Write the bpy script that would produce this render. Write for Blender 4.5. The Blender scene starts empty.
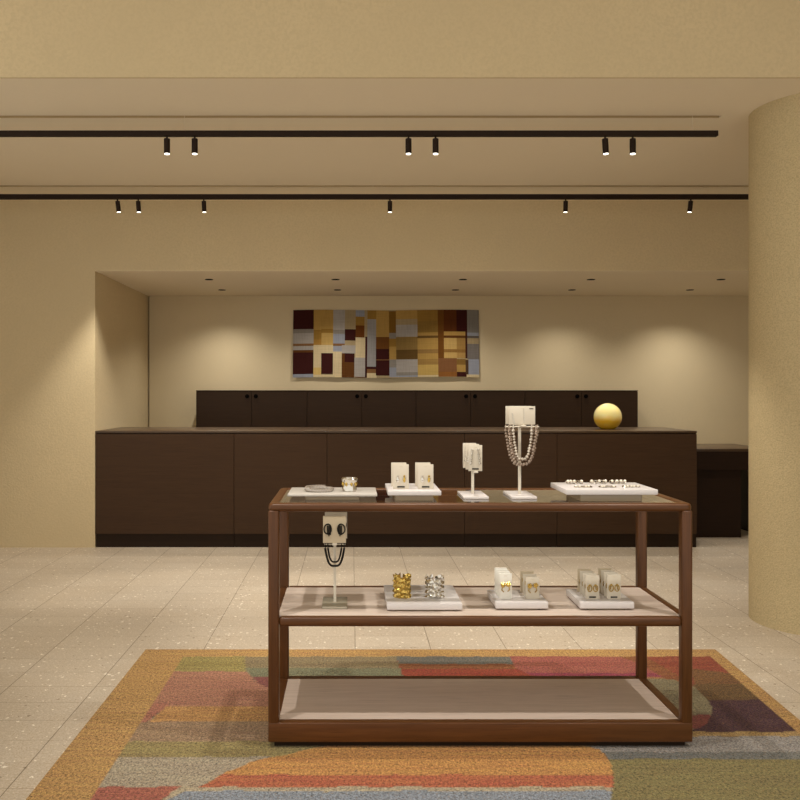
import bpy, bmesh, math, random
import numpy as np
from mathutils import Vector, Matrix, Euler
random.seed(4)
C = bpy.context.scene.collection
PI = math.pi
CAM_H = 1.3624
FPX = 840.0                      # focal length in pixels of an 800 px frame

def lin(c):
    c = c / 255.0
    return c / 12.92 if c <= 0.04045 else ((c + 0.055) / 1.055) ** 2.4
def L(r, g, b, k=1.0):
    return (min(lin(r) * k, .95), min(lin(g) * k, .95), min(lin(b) * k, .95), 1.0)

# ------------------------------------------------------------------ materials
def new_mat(name):
    m = bpy.data.materials.new(name); m.use_nodes = True
    nt = m.node_tree
    for n in list(nt.nodes): nt.nodes.remove(n)
    out = nt.nodes.new('ShaderNodeOutputMaterial')
    b = nt.nodes.new('ShaderNodeBsdfPrincipled')
    nt.links.new(b.outputs[0], out.inputs[0])
    return m, nt, b, out
def N(nt, t, **kw):
    n = nt.nodes.new(t)
    for k, v in kw.items(): setattr(n, k, v)
    return n
def mathn(nt, op, a, b=None, c=None):
    n = N(nt, 'ShaderNodeMath', operation=op)
    for i, v in enumerate((a, b, c)):
        if v is None: continue
        if isinstance(v, (int, float)): n.inputs[i].default_value = v
        else: nt.links.new(v, n.inputs[i])
    return n.outputs[0]
def mixc(nt, f, a, b, blend='MIX'):
    n = N(nt, 'ShaderNodeMix', data_type='RGBA', blend_type=blend)
    for s, v in ((0, f), (6, a), (7, b)):
        if isinstance(v, (int, float)): n.inputs[s].default_value = v
        elif isinstance(v, tuple): n.inputs[s].default_value = v
        else: nt.links.new(v, n.inputs[s])
    return n.outputs[2]
def coords(nt, scale=(1, 1, 1), kind='Object'):
    tc = N(nt, 'ShaderNodeTexCoord'); mp = N(nt, 'ShaderNodeMapping')
    mp.inputs['Scale'].default_value = scale
    nt.links.new(tc.outputs[kind], mp.inputs[0])
    return mp.outputs[0]
def noise(nt, vec, scale, detail=4, rough=.55):
    n = N(nt, 'ShaderNodeTexNoise'); n.inputs['Scale'].default_value = scale
    n.inputs['Detail'].default_value = detail; n.inputs['Roughness'].default_value = rough
    nt.links.new(vec, n.inputs['Vector']); return n.outputs['Fac']
def ramp(nt, fac, p0, p1, c0=(0, 0, 0, 1), c1=(1, 1, 1, 1)):
    n = N(nt, 'ShaderNodeValToRGB')
    n.color_ramp.elements[0].position = p0; n.color_ramp.elements[1].position = p1
    n.color_ramp.elements[0].color = c0; n.color_ramp.elements[1].color = c1
    nt.links.new(fac, n.inputs[0]); return n.outputs[0]
def bump(nt, b, h, strength, dist):
    n = N(nt, 'ShaderNodeBump'); n.inputs['Strength'].default_value = strength
    n.inputs['Distance'].default_value = dist
    nt.links.new(h, n.inputs['Height']); nt.links.new(n.outputs[0], b.inputs['Normal'])

def plain(name, col, rough=.5, metal=0., spec=.5, **kw):
    m, nt, b, o = new_mat(name)
    b.inputs['Base Color'].default_value = col
    b.inputs['Roughness'].default_value = rough
    b.inputs['Metallic'].default_value = metal
    b.inputs['Specular IOR Level'].default_value = spec
    v = coords(nt)
    nz = noise(nt, v, 60., 3)
    d = tuple(c * .93 for c in col[:3]) + (1,)
    nt.links.new(mixc(nt, nz, d, col), b.inputs['Base Color'])
    for k, val in kw.items(): b.inputs[k.replace('_', ' ')].default_value = val
    return m

def plaster(name, col, grain, gs, strength, mott=.08):
    m, nt, b, o = new_mat(name)
    v = coords(nt)
    big = noise(nt, v, 1.3, 5, .6)
    fine = noise(nt, v, gs, 3, .6)
    c1 = tuple(c * (1 - mott) for c in col[:3]) + (1,)
    base = mixc(nt, ramp(nt, big, .3, .7), c1, col)
    c2 = tuple(c * (1 - grain) for c in col[:3]) + (1,)
    sp = ramp(nt, fine, .35, .6)
    nt.links.new(mixc(nt, sp, c2, base), b.inputs['Base Color'])
    b.inputs['Roughness'].default_value = .85
    b.inputs['Specular IOR Level'].default_value = .2
    bump(nt, b, fine, strength, .006)
    return m

def floor_mat():
    m, nt, b, o = new_mat('terrazzo_tile')
    tc = N(nt, 'ShaderNodeTexCoord')
    sep = N(nt, 'ShaderNodeSeparateXYZ'); nt.links.new(tc.outputs['Object'], sep.inputs[0])
    ux = mathn(nt, 'DIVIDE', mathn(nt, 'SUBTRACT', sep.outputs[0], .0195), .4)
    uy = mathn(nt, 'DIVIDE', mathn(nt, 'SUBTRACT', sep.outputs[1], 3.680), .1995)
    fx, fy = mathn(nt, 'FRACT', ux), mathn(nt, 'FRACT', uy)
    ex = mathn(nt, 'MULTIPLY', mathn(nt, 'MINIMUM', fx, mathn(nt, 'SUBTRACT', 1., fx)), .4)
    ey = mathn(nt, 'MULTIPLY', mathn(nt, 'MINIMUM', fy, mathn(nt, 'SUBTRACT', 1., fy)), .1995)
    gx = mathn(nt, 'LESS_THAN', ex, .0019); gy = mathn(nt, 'LESS_THAN', ey, .0016)
    cmb = N(nt, 'ShaderNodeCombineXYZ')
    nt.links.new(mathn(nt, 'FLOOR', ux), cmb.inputs[0]); nt.links.new(mathn(nt, 'FLOOR', uy), cmb.inputs[1])
    wn = N(nt, 'ShaderNodeTexWhiteNoise', noise_dimensions='2D'); nt.links.new(cmb.outputs[0], wn.inputs['Vector'])
    v = coords(nt)
    base = mixc(nt, wn.outputs['Value'], L(184, 172, 156, FK), L(199, 188, 172, FK))
    big = noise(nt, v, 2.2, 4)
    base = mixc(nt, mathn(nt, 'MULTIPLY', ramp(nt, big, .4, .7), .5), base, L(192, 177, 156, FK))
    strk = noise(nt, coords(nt, (5, 45, 1)), 3., 5, .65)
    base = mixc(nt, mathn(nt, 'MULTIPLY', ramp(nt, strk, .35, .65), .35), base, L(170, 152, 126, FK))
    fine = noise(nt, v, 150., 3, .6)
    base = mixc(nt, mathn(nt, 'MULTIPLY', ramp(nt, fine, .47, .66), .75), base, L(160, 141, 112, FK))
    fine2 = noise(nt, coords(nt, (1, 1.4, 1)), 70., 3, .6)
    base = mixc(nt, mathn(nt, 'MULTIPLY', ramp(nt, fine2, .55, .68), .7), base, L(220, 208, 190, FK))
    vo = N(nt, 'ShaderNodeTexVoronoi'); vo.inputs['Scale'].default_value = 52
    vo.inputs['Randomness'].default_value = 1.0
    wv = N(nt, 'ShaderNodeVectorMath', operation='ADD')
    wn2 = N(nt, 'ShaderNodeTexNoise'); wn2.inputs['Scale'].default_value = 90; nt.links.new(v, wn2.inputs['Vector'])
    sc2 = N(nt, 'ShaderNodeVectorMath', operation='SCALE'); sc2.inputs['Scale'].default_value = .02
    nt.links.new(wn2.outputs['Color'], sc2.inputs[0])
    nt.links.new(v, wv.inputs[0]); nt.links.new(sc2.outputs[0], wv.inputs[1])
    nt.links.new(wv.outputs[0], vo.inputs['Vector'])
    sepc = N(nt, 'ShaderNodeSeparateColor'); nt.links.new(vo.outputs['Color'], sepc.inputs[0])
    near = mathn(nt, 'LESS_THAN', vo.outputs['Distance'], mathn(nt, 'MULTIPLY', sepc.outputs[1], .42))
    wchip = mathn(nt, 'MULTIPLY', near, mathn(nt, 'GREATER_THAN', sepc.outputs[0], .83))
    dchip = mathn(nt, 'MULTIPLY', near, mathn(nt, 'LESS_THAN', sepc.outputs[0], .07))
    base = mixc(nt, mathn(nt, 'MULTIPLY', wchip, .85), base, L(240, 232, 216, FK))
    base = mixc(nt, mathn(nt, 'MULTIPLY', dchip, .7), base, L(120, 100, 80, FK))
    base = mixc(nt, mathn(nt, 'MULTIPLY', gx, .8), base, L(95, 80, 62))
    vis = ramp(nt, noise(nt, v, 1.7, 3), .42, .6)
    base = mixc(nt, mathn(nt, 'MULTIPLY', gy, mathn(nt, 'ADD', .25, mathn(nt, 'MULTIPLY', vis, .45))), base, L(110, 92, 70))
    nt.links.new(base, b.inputs['Base Color'])
    b.inputs['Roughness'].default_value = .5
    b.inputs['Specular IOR Level'].default_value = .35
    return m
FK = .98

def wood(name, c0, c1, axis, rough=.35, scale=1., spec=.32):
    m, nt, b, o = new_mat(name)
    s = [26, 26, 26]; s[axis] = 1.6
    v = coords(nt, tuple(x * scale for x in s))
    n1 = noise(nt, v, 1.6, 6, .62)
    s2 = [160, 160, 160]; s2[axis] = 5
    n2 = noise(nt, coords(nt, tuple(s2)), 1.2, 3, .6)
    col = mixc(nt, ramp(nt, n1, .3, .7), c0, c1)
    dk = tuple(c * .62 for c in c0[:3]) + (1,)
    col = mixc(nt, mathn(nt, 'MULTIPLY', ramp(nt, n2, .52, .72), .55), col, dk)
    nt.links.new(col, b.inputs['Base Color'])
    b.inputs['Roughness'].default_value = rough
    b.inputs['Specular IOR Level'].default_value = spec
    bump(nt, b, n2, .12, .002)
    return m

def glass_mat():
    m, nt, b, out = new_mat('clear_glass')
    nt.nodes.remove(b)
    tr = N(nt, 'ShaderNodeBsdfTransparent'); tr.inputs[0].default_value = (.97, .98, .97, 1)
    gl = N(nt, 'ShaderNodeBsdfGlossy'); gl.inputs['Roughness'].default_value = .02
    fr = N(nt, 'ShaderNodeFresnel'); fr.inputs[0].default_value = 1.7
    mx = N(nt, 'ShaderNodeMixShader')
    geo = N(nt, 'ShaderNodeNewGeometry')
    F2 = mathn(nt, 'DIVIDE', mathn(nt, 'MULTIPLY', fr.outputs[0], 2.), mathn(nt, 'ADD', fr.outputs[0], 1.))
    f = mathn(nt, 'MULTIPLY', F2, mathn(nt, 'SUBTRACT', 1., geo.outputs['Backfacing']))
    nt.links.new(f, mx.inputs[0]); nt.links.new(tr.outputs[0], mx.inputs[1]); nt.links.new(gl.outputs[0], mx.inputs[2])
    nt.links.new(mx.outputs[0], out.inputs[0])
    return m

def emit_mat(name, col, s):
    m, nt, b, o = new_mat(name)
    b.inputs['Base Color'].default_value = (.8, .8, .8, 1)
    b.inputs['Emission Color'].default_value = col
    b.inputs['Emission Strength'].default_value = s
    return m

M = {}
WALLC = L(214, 196, 159)
M['wall'] = plaster('beige_plaster', WALLC, .10, 60, .35)
M['niche'] = plaster('smooth_beige_plaster', L(218, 202, 168), .04, 40, .08)
M['ceil'] = plaster('painted_ceiling', L(238, 226, 202), .02, 30, .04, .03)
M['col'] = plaster('stippled_plaster', L(208, 190, 149), .22, 120, .8)
M['floor'] = floor_mat()
M['dark'] = wood('dark_stained_wood', L(64, 45, 30), L(70, 50, 33), 0, .5, spec=.15)
M['darktop'] = wood('dark_worktop', L(70, 54, 40), L(76, 59, 43), 0, .3)
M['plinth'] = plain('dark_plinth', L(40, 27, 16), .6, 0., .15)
M['deskdark'] = wood('darker_stained_wood', L(38, 24, 15), L(42, 27, 17), 0, .5, spec=.15)
M['cab'] = wood('cabinet_wood', L(53, 37, 24), L(58, 41, 27), 0, .5, spec=.15)
M['slot'] = plain('shaded_slot_lining', L(196, 172, 130), .7, 0., .1)  # darker than the ceiling: the shade inside the track slots is in this colour
M['black'] = plain('black_metal', L(38, 25, 16), .6, 0., .2)
M['hole'] = plain('black_hole', L(6, 5, 4), .9, 0., .05)
M['wood_x'] = wood('walnut_x', L(76, 45, 20), L(98, 60, 29), 0)
M['wood_y'] = wood('walnut_y', L(76, 45, 20), L(98, 60, 29), 1)
M['wood_z'] = wood('walnut_z', L(73, 43, 19), L(95, 58, 28), 2)
M['glass'] = glass_mat()
M['panel'] = wood('pale_shelf_panel', L(198, 180, 166), L(208, 191, 178), 0, .6)
M['tray'] = plain('white_lacquer', L(216, 210, 208), .35)
M['greytray'] = plain('frosted_acrylic', L(196, 190, 182), .3)
M['clearfoot'] = plain('smoky_acrylic', L(150, 135, 112), .2)
M['standm'] = plain('satin_stand', L(214, 205, 188), .35)
M['clearstand'] = plain('smoky_base', L(168, 160, 142), .25)
M['card'] = plain('ivory_card', L(214, 204, 186), .7)
M['cardw'] = plain('white_card', L(240, 236, 226), .7)
M['cardb'] = plain('beige_card', L(202, 186, 158), .7)
M['gold'] = plain('gold_metal', L(206, 176, 98), .25, 1.)
M['silver'] = plain('silver_metal', L(226, 222, 214), .15, 1.)
M['crystal'] = plain('crystal_bead', L(178, 160, 145), .15, .5)
M['crystalw'] = plain('pale_crystal_bead', L(222, 212, 198), .12, .3)
M['pave'] = plain('pave_silver', L(190, 182, 174), .18, .8)
M['pearl'] = plain('pearl', L(240, 230, 212), .2)
M['blackj'] = plain('black_enamel', L(16, 11, 8), .5, 0., .2)
M['lens'] = emit_mat('lamp_lens', (1, .93, .8, 1), 3.5)

# ------------------------------------------------------------------ mesh helpers
def BM(): return bmesh.new()
def box(bm, x0, x1, y0, y1, z0, z1, bev=0., seg=2, rot=None):
    r = bmesh.ops.create_cube(bm, size=1.0)
    vs = r['verts']
    for v in vs:
        v.co = Vector(((x0 + x1) / 2 + v.co.x * (x1 - x0), (y0 + y1) / 2 + v.co.y * (y1 - y0), (z0 + z1) / 2 + v.co.z * (z1 - z0)))
    if bev > 0:
        es = list({e for v in vs for e in v.link_edges})
        bmesh.ops.bevel(bm, geom=es, offset=bev, segments=seg, affect='EDGES', profile=.5)
    return bm
def cyl(bm, p, r0, r1, h, seg=24, mat=None):
    r = bmesh.ops.create_cone(bm, cap_ends=True, segments=seg, radius1=r0, radius2=r1, depth=h)
    T = Matrix.Translation(Vector(p) + Vector((0, 0, h / 2)))
    if mat is not None: T = mat
    bmesh.ops.transform(bm, matrix=T, verts=r['verts'])
    return r['verts']
def ball(bm, p, r, sub=1, sc=(1, 1, 1)):
    q = bmesh.ops.create_icosphere(bm, subdivisions=sub, radius=r)
    for v in q['verts']:
        v.co = Vector((p[0] + v.co.x * sc[0], p[1] + v.co.y * sc[1], p[2] + v.co.z * sc[2]))
def tube(bm, pts, r, seg=8, closed=False):
    pts = [Vector(p) for p in pts]; n = len(pts); rings = []
    prev = None
    for i, p in enumerate(pts):
        if closed: d = pts[(i + 1) % n] - pts[i - 1]
        else: d = pts[min(i + 1, n - 1)] - pts[max(i - 1, 0)]
        d.normalize()
        a = prev if prev is not None else (Vector((0, 0, 1)) if abs(d.z) < .9 else Vector((1, 0, 0)))
        u = (a - d * a.dot(d))
        if u.length < 1e-5: u = d.orthogonal()
        u.normalize(); prev = u; w = d.cross(u)
        rings.append([bm.verts.new(p + (u * math.cos(t) + w * math.sin(t)) * r) for t in [2 * PI * k / seg for k in range(seg)]])
    for i in range(n if closed else n - 1):
        A, B = rings[i], rings[(i + 1) % n]
        for k in range(seg):
            bm.faces.new((A[k], A[(k + 1) % seg], B[(k + 1) % seg], B[k]))
    if not closed:
        bm.faces.new(list(reversed(rings[0]))); bm.faces.new(rings[-1])
def lathe(bm, prof, seg=48, c=(0, 0, 0), cap=True):
    rings = [[bm.verts.new((c[0] + r * math.cos(2 * PI * k / seg), c[1] + r * math.sin(2 * PI * k / seg), c[2] + z)) for k in range(seg)] for r, z in prof]
    for A, B in zip(rings, rings[1:]):
        for k in range(seg): bm.faces.new((A[k], A[(k + 1) % seg], B[(k + 1) % seg], B[k]))
    if cap:
        bm.faces.new(list(reversed(rings[0]))); bm.faces.new(rings[-1])
def ring_rail(bm, x0, x1, y0, y1, R, w, z0, z1, e, csn=5):
    """rounded rectangular hoop: a rail of width w, height z0..z1 and edge rounding e"""
    prof = []
    for (cx, cz, a0) in ((e, z0 + e, 180), (w - e, z0 + e, 270), (w - e, z1 - e, 0), (e, z1 - e, 90)):
        for k in range(5):
            a = math.radians(a0 + 90 * k / 4)
            prof.append((cx + e * math.cos(a), cz + e * math.sin(a)))
    loops = []
    for d, z in prof:
        r = max(R - d, .0005); path = []
        for (cx, cy, a0) in ((x1 - d - r, y1 - d - r, 0), (x0 + d + r, y1 - d - r, 90), (x0 + d + r, y0 + d + r, 180), (x1 - d - r, y0 + d + r, 270)):
            for k in range(csn):
                a = math.radians(a0 + 90 * k / (csn - 1))
                path.append(bm.verts.new((cx + r * math.cos(a), cy + r * math.sin(a), z)))
        loops.append(path)
    n = len(loops[0])
    for i in range(len(loops)):
        A, B = loops[i], loops[(i + 1) % len(loops)]
        for k in range(n): bm.faces.new((A[k], B[k], B[(k + 1) % n], A[(k + 1) % n]))
    bmesh.ops.recalc_face_normals(bm, faces=bm.faces[:])

def world_loc(o):
    p = Vector(o.location)
    while o.parent is not None:
        o = o.parent; p = p + Vector(o.location)
    return p
def obj(name, bm, mat, parent=None, origin=None, smooth=True, angle=35):
    """link the bmesh (given in world coordinates) as one mesh object"""
    if origin is None:
        if parent is not None: origin = world_loc(parent)
        else:
            xs = [v.co for v in bm.verts]
            origin = Vector(((min(c.x for c in xs) + max(c.x for c in xs)) / 2, (min(c.y for c in xs) + max(c.y for c in xs)) / 2, min(c.z for c in xs)))
    origin = Vector(origin)
    bmesh.ops.translate(bm, vec=-origin, verts=bm.verts[:])
    me = bpy.data.meshes.new(name); bm.to_mesh(me); bm.free()
    me.materials.append(M[mat] if isinstance(mat, str) else mat)
    if smooth:
        me.polygons.foreach_set('use_smooth', [True] * len(me.polygons))
        me.set_sharp_from_angle(angle=math.radians(angle))
    o = bpy.data.objects.new(name, me); C.objects.link(o)
    if parent is not None:
        o.parent = parent; o.location = origin - world_loc(parent)
    else: o.location = origin
    return o
def thing(name, label, cat, loc, group=None):
    o = bpy.data.objects.new(name, None); C.objects.link(o)
    o.empty_display_size = .05
    o.location = loc; o['label'] = label; o['category'] = cat
    if group: o['group'] = group
    return o
def tag(o, label, cat, group=None):
    o['label'] = label; o['category'] = cat
    if group: o['group'] = group
    return o
def struct(name, bm, mat, label=None, origin=(0, 0, 0), **kw):
    o = obj(name, bm, mat, None, origin=origin, **kw); o['kind'] = 'structure'
    if label: o['label'] = label
    return o

# ------------------------------------------------------------------ the room
CE = 3.03                        # ceiling height over the shop floor
XL, XR = -4.3, 4.9
YW = 7.336                       # main rear wall plane (counter front is flush with it)
YB = 9.247                       # back wall of the niche
NX0, NX1, NZ = -2.24, XR, 2.417  # niche opening
bm = BM(); box(bm, XL, XR, .2, YB + .2, -.12, 0); struct('floor', bm, 'floor', 'pale speckled terrazzo tile floor', smooth=False)

bm = BM()
box(bm, XL, NX0, YW, YB + .2, 0, CE + .6)
box(bm, NX0, XR, YW, YB + .2, NZ, CE + .6)
bm2 = BM(); box(bm2, NX0, XR, YW + .002, YB, NZ - .003, NZ + .001); struct('ceiling_niche', bm2, 'ceil', 'flat soffit of the niche with ten downlights', smooth=False)
struct('wall_rear', bm, 'wall', 'textured beige plaster wall around the counter niche', smooth=False)
bm = BM()
box(bm, NX0 + .014, XR, YB, YB + .2, 0, NZ)
struct('wall_back', bm, 'niche', 'smooth beige back wall of the niche', smooth=False)
bm = BM(); box(bm, NX0 - .004, NX0 + .0, YW + .004, YB, 1.0, NZ)
bm.free()
bm = BM()
Y1, Y2 = 5.10, 6.82              # the two track slots in the ceiling
sw = .022
box(bm, XL, XR, 4.475, Y1 - sw, CE, CE + .03)
box(bm, 2.24, XR, Y1 - sw, Y1 + sw, CE, CE + .03)
box(bm, XL, XR, Y1 + sw, Y2 - sw, CE, CE + .03)
box(bm, XL, XR, Y2 + sw, YW, CE, CE + .03)
box(bm, XL, XR, 4.53, YW, CE + .03, CE + .6)
struct('ceiling', bm, 'ceil', 'beige painted ceiling with two track slots', smooth=False)
for q, (ya, xb) in enumerate(((Y1, 2.239), (Y2, XR))):  # strips lining each slot, coloured to stand for its shade
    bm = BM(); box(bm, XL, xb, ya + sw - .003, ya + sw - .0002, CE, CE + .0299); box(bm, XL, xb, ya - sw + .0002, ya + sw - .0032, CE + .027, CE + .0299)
    struct('trim_%d' % (q + 1), bm, 'slot', 'narrow recessed ceiling slot above a light track, shade in its colour', smooth=False)
bm = BM(); box(bm, XL, XR, 4.46, 4.53, CE + .0302, CE + .95); box(bm, XL, XR, 4.46, 4.4748, CE, CE + .0302)
struct('wall_bulkhead', bm, 'wall', 'dropped ceiling edge across the top', smooth=False)
bm = BM(); box(bm, XL, XR, .2, 4.5, CE + .85, CE + .95)
struct('ceiling_front', bm, 'ceil', smooth=False)
bm = BM(); box(bm, XL - .12, XL, 4.8, YB + .2, 0, CE + .6); struct('wall_left', bm, 'wall', smooth=False)  # unseen side wall, rear part only, to dim the left corner
bm = BM(); box(bm, XR, XR + .12, .2, YB + .2, 0, CE + .95); struct('wall_right', bm, 'wall', smooth=False)
# round plaster column
bm = BM(); cyl(bm, (2.747, 4.965, 0), .362, .362, CE, 96)
struct('column', bm, 'col', 'round stippled beige plaster column')

# ------------------------------------------------------------------ rug
RUG_T = .012
def gp(px, py, z=RUG_T):         # where a line of sight meets the rug's top
    Y = (CAM_H - z) * FPX / (py - 391.5)
    return ((px - 351.5) * Y / FPX, Y)
RK = .70
def rc(r, g, b):
    c = L(r, g, b, RK); y = .3 * c[0] + .55 * c[1] + .15 * c[2]
    return tuple(min(y + (q - y) * .88, .95) * w for q, w in zip(c[:3], (.95, 1.03, 1.08)))
regions = [  # (outline, colour)
 ([(60,660),(900,660),(1100,830),(-60,830)], rc(150,130,95)),
 # left field, back to front
 ([(150,656.5),(245,656.5),(246,671.5),(130,671.5)], rc(164,143,68)),
 ([(100,671.5),(246,671.5),(256,681),(272,690),(300,690),(300,707),(70,707)], rc(184,122,88)),
 ([(100,704),(170,704),(147,722),(90,724)], rc(180,110,80)),
 ([(166.5,706.5),(300,706.5),(300,721.5),(150,721.5)], rc(200,143,68)),
 ([(60,721.5),(300,721.5),(300,741.5),(40,741.5)], rc(168,132,94)),
 ([(60,741.5),(320,741.5),(320,757),(40,757)], rc(162,140,78)),
 ([(0,757),(320,757),(320,787),(0,787)], rc(178,158,128)),
 ([(0,787),(230,787),(181,788),(150,806),(0,806)], rc(176,96,70)),
 # grey-green lens behind the table
 ([(244.5,656.5),(420,656.5),(420,690),(290,690),(270,688.5),(258,682),(250,675),(245,666)], rc(146,124,84)),
 ([(245,668),(430,668),(430,690),(290,690),(270,688.5),(258,682),(250,675)], rc(126,122,88)),
 ([(252,677),(300,677),(300,690),(270,689),(260,684)], rc(146,80,70)),
 ([(396,656.5),(520,656.5),(545,690),(408,690)], rc(160,62,30)),
 ([(396,656.5),(520,656.5),(524,669),(401,669)], rc(146,82,34)),
 ([(396,656.5),(512,656.5),(514,664),(399,664)], rc(112,106,94)),
 # rust field to the right
 ([(600,656.5),(790,656.5),(800,690),(690,700),(560,700)], rc(154,68,34)),
 ([(618,656.5),(645,656.5),(690,682),(660,700),(600,700)], rc(146,82,32)),
 ([(690,668),(720,672),(745,676),(760,690),(775,700),(700,700)], rc(128,84,36)),
 ([(692,684),(756,684),(766,692),(778,701),(700,701)], rc(110,78,34)),
 # rose lens
 ([(510,656.5),(620,656.5),(640,664),(668,680),(680,690),(555,690),(532,676),(516,668)], rc(168,86,66)),
 ([(527,673),(655,673),(661,676.5),(533,676.5)], rc(150,48,66)),
 ([(533,677.5),(663,677.5),(680,690),(555,690)], rc(170,120,56)),
 # purple field, pale stripe, grey lens
 ([(700,700),(776,700),(790,710),(830,745),(690,745)], rc(78,40,48)),
 ([(752,688),(764,690),(800,716),(830,738),(830,752),(800,723),(774,701)], rc(112,88,36)),
 ([(640,679),(672,679),(693,686),(706,698),(712,707),(711,715),(640,716)], rc(136,120,84)),
 ([(640,715),(711.5,715),(708,722),(700,728),(640,732)], rc(136,62,48)),
 ([(590,733),(830,731),(830,738),(590,738)], rc(176,138,72)),
 ([(590,737),(830,736),(830,752),(590,752)], rc(158,146,136)),
 ([(590,752),(830,752),(830,760),(590,760)], rc(124,120,112)),
 ([(560,759),(900,759),(1000,830),(560,830)], rc(136,120,66)),
 # amber lens in front
 ([(190,791),(205,784),(225,773),(250,762),(280,756),(300,751),(330,745),(400,738),(500,738),(570,742),(600,749),(609,760),(613.5,772),(613,785),(610,800),(600,820),(190,820)], rc(206,142,58)),
 ([(190,791),(205,784),(222,775),(613.5,775),(613,788),(190,788)], rc(190,100,54)),
 ([(172,792),(181,787),(613,787),(612,791.5),(560,820),(140,820)], rc(186,164,128)),
 ([(150,806),(188,791),(612,791),(611,800),(606,815),(600,830),(100,830)], rc(144,146,154)),
]
def inside(poly, x, y):
    r = np.zeros(x.shape, bool); n = len(poly)
    for i in range(n):
        x0, y0 = poly[i]; x1, y1 = poly[(i + 1) % n]
        c = ((y0 > y) != (y1 > y)) & (x < (x1 - x0) * (y - y0) / (y1 - y0 + 1e-12) + x0)
        r ^= c
    return r
RX0, RY0, RY1 = -1.078, 1.95, 4.400
def rug_right(Y): return 1.905 - .066 * (4.40 - Y)
nx, ny = 330, 270
ys = np.linspace(RY0, RY1, ny)
tt = np.linspace(0, 1, nx)
XX = np.stack([RX0 + tt * (rug_right(y) - RX0) for y in ys]); YY = np.repeat(ys[:, None], nx, 1)
col = np.zeros((ny, nx, 3)); col[:] = rc(198, 148, 72)
wob = .006 * np.sin(XX * 31 + YY * 17) + .004 * np.sin(YY * 43 + XX * 9)
field = (XX > RX0 + .218) & (XX < np.array([rug_right(y) for y in ys])[:, None] - .065) & (YY < RY1 - .105)
for poly, c in regions:
    w = [gp(*p) for p in poly]
    msk = inside(w, XX, YY + wob * .6) & field
    col[msk] = c
verts = [(XX[j, i], YY[j, i], RUG_T) for j in range(ny) for i in range(nx)]
faces = [(j * nx + i, j * nx + i + 1, (j + 1) * nx + i + 1, (j + 1) * nx + i) for j in range(ny - 1) for i in range(nx - 1)]
edge = [i for i in range(nx)] + [j * nx + nx - 1 for j in range(1, ny)] + [(ny - 1) * nx + i for i in range(nx - 2, -1, -1)] + [j * nx for j in range(ny - 2, 0, -1)]
nv = len(verts)
verts += [(verts[e][0], verts[e][1], 0.0005) for e in edge]
ne = len(edge)
for k in range(ne): faces.append((edge[k], nv + k, nv + (k + 1) % ne, edge[(k + 1) % ne]))
faces.append(tuple(nv + k for k in range(ne - 1, -1, -1)))
me = bpy.data.meshes.new('rug'); me.from_pydata(verts, [], faces)
at = me.color_attributes.new('weave', 'FLOAT_COLOR', 'POINT')
ca = np.ones((len(verts), 4)); ca[:nv, :3] = col.reshape(-1, 3); ca[nv:, :3] = rc(190, 140, 66)
at.data.foreach_set('color', ca.ravel())
m, nt, b, o_ = new_mat('woven_wool')
ac = N(nt, 'ShaderNodeAttribute', attribute_name='weave')
v = coords(nt)
n1 = noise(nt, coords(nt, (18, 130, 1)), 3.2, 4, .7)
n2 = noise(nt, v, 170., 2, .7)
n3 = noise(nt, coords(nt, (1.5, 24, 1)), 2., 3, .6)
n4 = noise(nt, coords(nt, (95, 60, 1)), 1., 2, .75)
hsv = N(nt, 'ShaderNodeHueSaturation'); nt.links.new(ac.outputs['Color'], hsv.inputs['Color'])
val = mathn(nt, 'ADD', mathn(nt, 'MULTIPLY', mathn(nt, 'SUBTRACT', n4, .5), 2.2), mathn(nt, 'ADD', mathn(nt, 'ADD', mathn(nt, 'MULTIPLY', mathn(nt, 'SUBTRACT', n1, .5), 2.6), mathn(nt, 'MULTIPLY', mathn(nt, 'SUBTRACT', n2, .5), 3.2)),
            mathn(nt, 'ADD', 1.0, mathn(nt, 'MULTIPLY', mathn(nt, 'SUBTRACT', n3, .5), .6))))
nt.links.new(val, hsv.inputs['Value'])
nt.links.new(mathn(nt, 'ADD', .47, mathn(nt, 'MULTIPLY', n3, .05)), hsv.inputs['Hue'])
fleck = ramp(nt, noise(nt, coords(nt, (1, 3, 1)), 85., 2, .6), .56, .68)
cc = mixc(nt, mathn(nt, 'MULTIPLY', fleck, .45), hsv.outputs[0], L(196, 150, 84, RK))
nt.links.new(cc, b.inputs['Base Color']); b.inputs['Roughness'].default_value = .95
b.inputs['Specular IOR Level'].default_value = .1
b.inputs['Sheen Weight'].default_value = .1
bump(nt, b, mathn(nt, 'ADD', n1, n2), .6, .004)
me.materials.append(m)
rug = bpy.data.objects.new('rug', me); C.objects.link(rug)
tag(rug, 'multicoloured woven wool rug with ochre border under the display table', 'rug')

# ------------------------------------------------------------------ display table
TX0, TX1, TY0, TY1, TZ = -.316, 1.293, 3.18, 3.71, .938
T = thing('display_table', 'walnut display table with glass top and two pale shelves on the rug', 'table', ((TX0 + TX1) / 2, (TY0 + TY1) / 2, RUG_T))
LW = .041
bm = BM(); ring_rail(bm, TX0, TX1, TY0, TY1, .022, .042, .906, TZ, .012); obj('top_frame', bm, 'wood_x', T)
bm = BM(); box(bm, TX0 + .036, TX1 - .036, TY0 + .036, TY1 - .036, .926, .9345, .001, 1)
obj('glass_top', bm, 'glass', T)
for lx in (TX0, TX1 - LW):
    for ly in (TY0, TY1 - LW):
        bm = BM(); box(bm, lx, lx + LW, ly, ly + LW, .10, .912, .008, 3); obj('leg', bm, 'wood_z', T)
bm = BM()
box(bm, TX0 + LW, TX1 - LW, TY0 + .002, TY0 + .038, .470, .5065, .011, 4)
obj('shelf_rail', bm, 'wood_x', T); bm = BM()
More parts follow.
